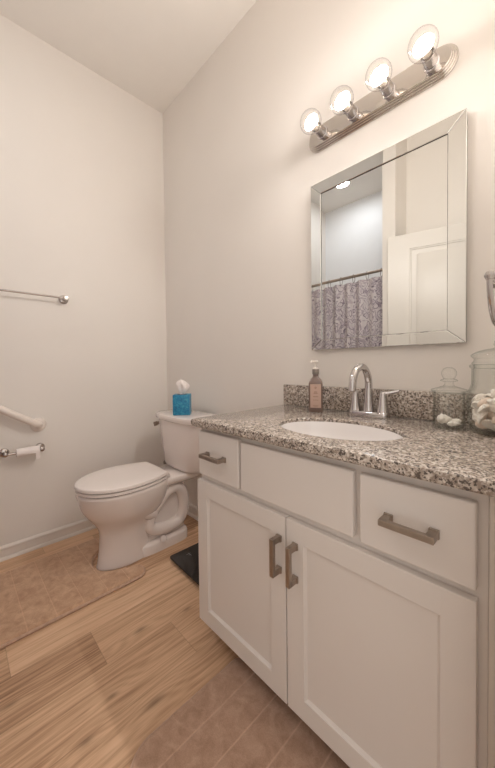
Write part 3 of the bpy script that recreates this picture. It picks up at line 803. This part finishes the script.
for k in range(4):
    x = (1.378 + 0.1365 * k) - LX
    sk = NB(); lathe(sk, [(0.0245, 0.026), (0.0245, 0.030), (0.0205, 0.032), (0.0200, 0.062), (0.0212, 0.064), (0.0212, 0.071), (0.0185, 0.072), (0.0180, 0.055), (0, 0.055)], 28, axis_mat((x, 0, 0), (0, -1, 0)))
    so_ = obj('socket', sk, 'chrome', vl, 40)
    gm = NB(); prof = [(0.0135, 0.0), (0.0138, 0.012)]
    rg = 0.0425; zc = 0.053
    for q in range(3, 19):
        a = -PI / 2 + PI * q / 18
        if rg * math.cos(a) > 0.014 or a > 0: prof.append((rg * math.cos(a), zc + rg * math.sin(a)))
    lathe(gm, prof, 32, axis_mat((x, -0.060, 0), (0, -1, 0)))
    lb = obj('light_bulb', gm, 'globe', so_, 60)
for k in range(4):
    x = (1.378 + 0.1365 * k) - LX
    so_ = [o_ for o_ in vl.children if o_.name.startswith('socket')][k]
    cm = NB(); lathe(cm, [(0.0215, 0.0), (0.0215, 0.004), (0.0205, 0.010), (0.0175, 0.016), (0.0125, 0.0205), (0.006, 0.0232), (0.0, 0.024)], 24, axis_mat((x, -0.104, 0), (0, -1, 0)))
    obj('glowing_core', cm, 'bulb_core', so_, 60)
    cm = NB(); lathe(cm, [(0.0125, 0), (0.0125, 0.010), (0.016, 0.022), (0.0245, 0.034), (0.0300, 0.0400), (0.0308, 0.0455), (0.0296, 0.0455), (0.0285, 0.0405), (0.0, 0.0395)], 24, axis_mat((x, -0.0640, 0), (0, -1, 0))); obj('bulb_base_shield', cm, 'bulbshield', so_, 50)  # bulb base flared into a cup, shaped to keep the glow off the wall

# ================================================================== COUNTER THINGS
# soap bottle
sb = thing('soap_bottle', 'brown square soap bottle with peach label and pale pump beside the faucet', 'soap dispenser', (1.395, -0.114, 0.8403), R(31))
def sq(hw, hd, z, p=6, n=40):
    out = []
    for k in range(n):
        a = 2 * PI * (k + .5) / n; ca, sa = math.cos(a), math.sin(a)
        out.append(Vector((hw * math.copysign(abs(ca) ** (2 / p), ca), hd * math.copysign(abs(sa) ** (2 / p), sa), z)))
    return out
b = NB()
prof = [(0.026, 0.018, 0.0, 7), (0.0280, 0.0200, 0.004, 7), (0.0280, 0.0200, 0.112, 7), (0.0265, 0.019, 0.121, 6), (0.0215, 0.0165, 0.131, 4), (0.0140, 0.0130, 0.139, 2.4), (0.0115, 0.0115, 0.143, 2), (0.0115, 0.0115, 0.152, 2)]
loft(b, [sq(a, c, z, p) for a, c, z, p in prof]); obj('body', b, 'soap', sb, 40)
lab = obj('label', box(NB(), -0.021, 0.021, -0.0206, -0.0201, 0.018, 0.113, 0.0002, 1), 'label', sb)
b = NB()
def mark(x0, x1, z0, z1): box(b, x0, x1, -0.0209, -0.0207, z0, z1)
lathe(b, [(0.0042, 0), (0.0042, 0.0003), (0.0026, 0.0003), (0.0026, 0)], 20, axis_mat((0, -0.0207, 0.099), (0, -1, 0)), False, False); mark(-0.001, 0.001, 0.0975, 0.1005)
mark(-0.0055, 0.0055, 0.0825, 0.0840); mark(-0.0065, 0.0065, 0.0790, 0.0808); mark(-0.0080, 0.0080, 0.0745, 0.0765)
for x in (-0.009, -0.005, -0.001, 0.003, 0.007): mark(x, x + 0.0025, 0.0610, 0.0645)
for x in (-0.010, -0.0065, -0.003, 0.001, 0.0045, 0.008): mark(x, x + 0.0022, 0.0480, 0.0505)
mark(-0.0110, 0.0110, 0.0270, 0.0282); mark(-0.009, 0.009, 0.0235, 0.0245)
obj('print', b, 'print', lab)
b = NB(); lathe(b, [(0.0138, 0.1525), (0.0138, 0.171), (0.0125, 0.173), (0, 0.1732)], 32)
obj('collar', b, 'cap', sb, 40)
b = NB(); lathe(b, [(0.0105, 0.1735), (0.010, 0.178), (0.0045, 0.181), (0.0042, 0.199), (0.0105, 0.2005), (0.011, 0.204), (0.009, 0.207), (0, 0.2075)], 24)
tube(b, smooth_path([(0, 0, 0.2035), (-0.010, -0.004, 0.2045), (-0.017, -0.006, 0.2035), (-0.0185, -0.0065, 0.199)], 4), 0.0030, 10)
obj('pump', b, 'pump', sb, 40)

# small glass jar
def glass_jar(name, label, loc, outer, inner, lid_prof, lid_cavity=None):
    t_ = thing(name, label, 'jar', loc)
    bm = NB(); lathe(bm, outer + list(reversed(inner)), 48); obj('jar_body', bm, 'glass', t_, 50)
    bm = NB(); lathe(bm, lid_prof, 48); obj('lid', bm, 'glass', t_, 50)
    return t_
jx, jy = 1.860, -0.118
glass_jar('glass_jar', 'small round lidded glass jar with ball knob holding a few white shells', (jx, jy, 0.8403),
    [(0.036, 0), (0.0395, 0.003), (0.041, 0.010), (0.0405, 0.06), (0.040, 0.100), (0.042, 0.104), (0.042, 0.107)],
    [(0.0, 0.006), (0.036, 0.006), (0.0385, 0.011), (0.038, 0.06), (0.0375, 0.100), (0.0385, 0.107)],
    [(0.0365, 0.1015), (0.0365, 0.1075), (0.0455, 0.108), (0.0460, 0.111), (0.044, 0.1145), (0.030, 0.119), (0.015, 0.124), (0.011, 0.130), (0.0115, 0.136), (0.0215, 0.1385), (0.0225, 0.1405), (0.0195, 0.143), (0.0135, 0.146), (0.0165, 0.150), (0.0195, 0.158), (0.0190, 0.167), (0.0145, 0.175), (0.007, 0.1790), (0, 0.1798)])
lx, ly = 1.981, -0.128
glass_jar('glass_jar', 'large apothecary glass jar half filled with shells at the right edge of the counter', (lx, ly, 0.8403),
    [(0.050, 0), (0.060, 0.003), (0.067, 0.012), (0.0725, 0.030), (0.0755, 0.065), (0.0755, 0.095), (0.0725, 0.112), (0.0675, 0.124), (0.0645, 0.134), (0.0640, 0.172), (0.0655, 0.177), (0.069, 0.180), (0.069, 0.185), (0.066, 0.187)],
    [(0.0, 0.007), (0.055, 0.007), (0.064, 0.014), (0.0695, 0.030), (0.0725, 0.065), (0.0725, 0.095), (0.0695, 0.111), (0.0645, 0.123), (0.0615, 0.134), (0.0610, 0.175), (0.0610, 0.187)],
    [(0.0590, 0.176), (0.0590, 0.1875), (0.0635, 0.188), (0.0645, 0.191), (0.060, 0.196), (0.0585, 0.202), (0.064, 0.207), (0.0665, 0.2115), (0.063, 0.216), (0.050, 0.223), (0.034, 0.2275), (0.018, 0.2300), (0.013, 0.233), (0.016, 0.240), (0.014, 0.250), (0.006, 0.256), (0, 0.2565)])

# shells: three kinds, then copies
def conch(sz):
    bm = NB(); rings = []; n = 20; m = 26
    for i in range(m + 1):
        u = i / m
        r = sz * (0.36 * math.sin(PI * min(1, u * 1.02) ** 0.62) + 0.015) * (1 + 0.10 * math.sin(u * 26))
        rings.append([Vector((sz * (u - 0.42) + 0.04 * sz * math.cos(2 * PI * k / n), r * math.cos(2 * PI * k / n) * (1 + 0.13 * math.cos(2 * PI * k / n * 2 + u * 9)), r * 0.86 * math.sin(2 * PI * k / n))) for k in range(n)])
    loft(bm, rings); return bm
def scallop(sz):
    bm = NB(); n = 34; rings = []
    for lev, (f, h) in enumerate(((1.0, 0.0), (1.0, 0.05), (0.86, 0.17), (0.6, 0.27), (0.3, 0.30), (0.08, 0.27))):
        ring = []
        for k in range(n):
            a = 2 * PI * k / n
            fan = 0.5 * (1 + 0.07 * math.cos(a * 17)) * (1.0 if math.cos(a) > -0.75 else 0.84)
            ring.append(Vector((sz * fan * f * math.cos(a) - sz * 0.20 * (1 - f), sz * fan * f * math.sin(a) * 0.95, sz * h * (1 + 0.08 * math.cos(a * 17)))))
        rings.append(ring)
    loft(bm, rings); return bm
def cockle(sz):
    bm = NB(); n = 22; rings = []
    for i in range(15):
        u = i / 14; z = -math.cos(PI * u); r = math.sin(PI * u) + 0.001
        rings.append([Vector((sz * 0.5 * r * math.cos(2 * PI * k / n) * (1 + 0.07 * math.cos(9 * 2 * PI * k / n)), sz * 0.40 * r * math.sin(2 * PI * k / n) * (1 + 0.07 * math.cos(9 * 2 * PI * k / n)), sz * 0.30 * z + 0.08 * sz * r * math.cos(2 * PI * k / n))) for k in range(n)])
    loft(bm, rings); return bm
GSH = 'shells in the large jar'
LSH = {'whelk_shell': 'small pointed white shell in the heap inside the large glass jar', 'scallop_shell': 'small white fan shell in the heap inside the large glass jar', 'cockle_shell': 'small rounded peach shell in the heap inside the large glass jar'}
proto = {'whelk_shell': conch(0.037), 'scallop_shell': scallop(0.038), 'cockle_shell': cockle(0.035)}
mats = {'whelk_shell': 'shellw', 'scallop_shell': 'shellw', 'cockle_shell': 'shellp'}
first = {}
for k_, bm in proto.items():
    first[k_] = tag(obj(k_, bm, mats[k_], None, 60), LSH[k_], 'shell', GSH)
used = set(); cnt = 0
def put(kind, x, y, z, rot):
    if kind in used:
        o_ = first[kind].copy(); C.objects.link(o_)
    else: o_ = first[kind]; used.add(kind)
    o_.location = (x, y, z); o_.rotation_euler = rot; return o_
rnd = random.Random(3)
layers = [(0.026, 0.042, 9), (0.024, 0.014, 3), (0.047, 0.049, 12), (0.047, 0.020, 4), (0.070, 0.050, 12), (0.070, 0.022, 5), (0.088, 0.046, 11), (0.090, 0.020, 4)]
for (z, r, nn) in layers:
    for q in range(nn):
        a = 2 * PI * (q + rnd.random() * 0.5) / nn + z * 50
        kd = rnd.choice(['whelk_shell', 'scallop_shell', 'scallop_shell', 'cockle_shell'])
        put(kd, lx + r * math.cos(a), ly + r * math.sin(a), 0.8403 + z + rnd.uniform(-.004, .004), (rnd.uniform(-1, 1), rnd.uniform(-1, 1), rnd.uniform(0, 6)))
o = obj('scallop_shell', scallop(0.052), 'shellw', None, 60); o.location = (lx + 0.004, ly - 0.028, 0.8403 + 0.104); o.rotation_euler = (0.6, 0.0, 0.6); tag(o, 'big white fan shell on top of the heap in the large jar', 'shell')
# small jar shells
o = obj('whelk_shell', conch(0.043), 'shellw', None, 60); o.location = (jx - 0.0125, jy - 0.005, 0.8403 + 0.0255); o.rotation_euler = (0.2, 0.0, R(35)); tag(o, 'fat white whelk shell lying leftmost in the small glass jar', 'shell')
o = obj('cockle_shell', cockle(0.030), 'shellw', None, 60); o.location = (jx + 0.012, jy + 0.018, 0.8403 + 0.0165); o.rotation_euler = (0.1, 0.0, 0.4); tag(o, 'rounded white shell behind the others in the small glass jar', 'shell')
o = obj('spindle_shell', conch(0.038), 'shellw', None, 60); o.scale = (1, 0.62, 0.62); o.location = (jx + 0.014, jy - 0.012, 0.8403 + 0.0145); o.rotation_euler = (0, 0, R(30)); tag(o, 'thin pointed white shell lying rightmost in the small glass jar', 'shell')

# towel ring on the right wall
TR = (XR, -0.34, 1.20)
trg = thing('towel_ring', 'chrome towel ring at the right edge above the large jar', 'towel ring', TR)
rxp, ryn, ryf, rzt = 1.997, -0.43, -0.25, 1.200
b = NB(); rose(b, (XR - 0.0004, -0.34, rzt), (-1, 0, 0), 0.024, 0.012); lathe(b, [(0.0095, 0.010), (0.0095, 0.062), (0.010, 0.068), (0.006, 0.071), (0, 0.0715)], 20, axis_mat((XR, -0.34, rzt), (-1, 0, 0)))
obj('post', rel(b, TR), 'chrome', trg, 45)
b = NB(); pth = []
ymid, ya = (ryn + ryf) / 2, (ryf - ryn) / 2
for k in range(33):
    a = PI + PI * k / 32
    pth.append((rxp, ymid + ya * math.cos(a), rzt + 0.087 * math.sin(a)))
tube(b, pth, 0.0052, 12); tube(b, [(rxp, ryn - 0.004, rzt), (rxp, ryf + 0.004, rzt)], 0.0056, 12)
for y in (ryn, ryf): lathe(b, [(0.0, -0.0095), (0.006, -0.0075), (0.0092, 0.0), (0.006, 0.0075), (0.0, 0.0095)], 16, Matrix.Translation((rxp, y, rzt)))
obj('ring', rel(b, TR), 'chrome', trg, 45)

# ================================================================== SHOWER ALCOVE (seen in the mirror)
rod = thing('shower_rod', 'brushed metal shower curtain rod reflected in the mirror', 'curtain rod', (0.556, -1.42, 1.80))
b = NB(); tube(b, [(-0.545, 0, 0), (0.546, 0, 0)], 0.0125, 16); obj('tube', b, 'nickel', rod, 45)
for s, x in ((1, -0.5556), (-1, 0.5566)):
    b = NB(); rose(b, (x, 0, 0), (s, 0, 0), 0.028, 0.014); obj('flange', b, 'nickel', rod, 45)
b = NB(); nx = 220; top = 1.752; rows = [top, 1.735, 1.6, 1.3, 1.0, 0.7, 0.4, 0.18]
def cy(x, z):
    return -1.424 + 0.020 * math.sin(x * 52 + 0.8 * math.sin(x * 9)) + 0.011 * math.sin(x * 21 + 1.0) * (1 + 0.3 * (top - z))
gridF, gridB = [], []
uvl = b.loops.layers.uv.new('UVMap')
for z in rows:
    gridF.append([b.verts.new((0.02 + 1.07 * i / nx, cy(0.02 + 1.07 * i / nx, z), z)) for i in range(nx + 1)])
    gridB.append([b.verts.new((0.02 + 1.07 * i / nx, cy(0.02 + 1.07 * i / nx, z) - 0.0012, z)) for i in range(nx + 1)])
def cf(vs, uvs):
    f_ = b.faces.new(vs)
    for lp_, uv_ in zip(f_.loops, uvs): lp_[uvl].uv = uv_
for j in range(len(rows) - 1):
    for i in range(nx):
        u0, u1 = i / nx * 1.5, (i + 1) / nx * 1.5
        uvs = [(u0, rows[j]), (u1, rows[j]), (u1, rows[j + 1]), (u0, rows[j + 1])]
        for G in (gridF, gridB): cf((G[j][i], G[j][i + 1], G[j + 1][i + 1], G[j + 1][i]), uvs)
for i in range(nx):
    for j in (0, len(rows) - 1): cf((gridF[j][i], gridF[j][i + 1], gridB[j][i + 1], gridB[j][i]), [(0, 0)] * 4)
for j in range(len(rows) - 1):
    for i in (0, nx): cf((gridF[j][i], gridF[j + 1][i], gridB[j + 1][i], gridB[j][i]), [(0, 0)] * 4)
me = bpy.data.meshes.new('shower_curtain'); bmesh.ops.recalc_face_normals(b, faces=b.faces); b.to_mesh(me); b.free(); me.materials.append(M_['curtain'])
for p in me.polygons: p.use_smooth = True
me.set_sharp_from_angle(angle=R(50))
cur = bpy.data.objects.new('shower_curtain', me); C.objects.link(cur)
tag(cur, 'mauve and cream paisley shower curtain reflected in the mirror', 'shower curtain')
rg0 = None
for k in range(9):
    x = 0.075 + 0.121 * k
    if rg0 is None:
        b = NB(); tube(b, [(0, 0.021 * math.cos(2 * PI * q / 24), -0.020 + 0.036 * math.sin(2 * PI * q / 24)) for q in range(24)], 0.0022, 8, True)
        rg0 = obj('curtain_ring', b, 'chrome', None, 45); o = rg0
    else: o = rg0.copy(); C.objects.link(o)
    o.location = (x, -1.42, 1.80)
    tag(o, 'thin wire ring holding the shower curtain on its rod', 'curtain ring', 'shower curtain rings')
cl = thing('recessed_light', 'round recessed ceiling light over the tub, reflected in the mirror', 'ceiling light', (0.47, -1.83, H))
b = NB(); lathe(b, [(0.085, -0.0006), (0.085, -0.004), (0.070, -0.009), (0.066, -0.006), (0.066, -0.0006)], 36, None, False, False); obj('trim_ring', b, 'trim', cl, 40)
b = NB(); lathe(b, [(0.065, -0.0008), (0.065, -0.005), (0.03, -0.006)], 36); obj('lens', b, 'can', cl, 40)
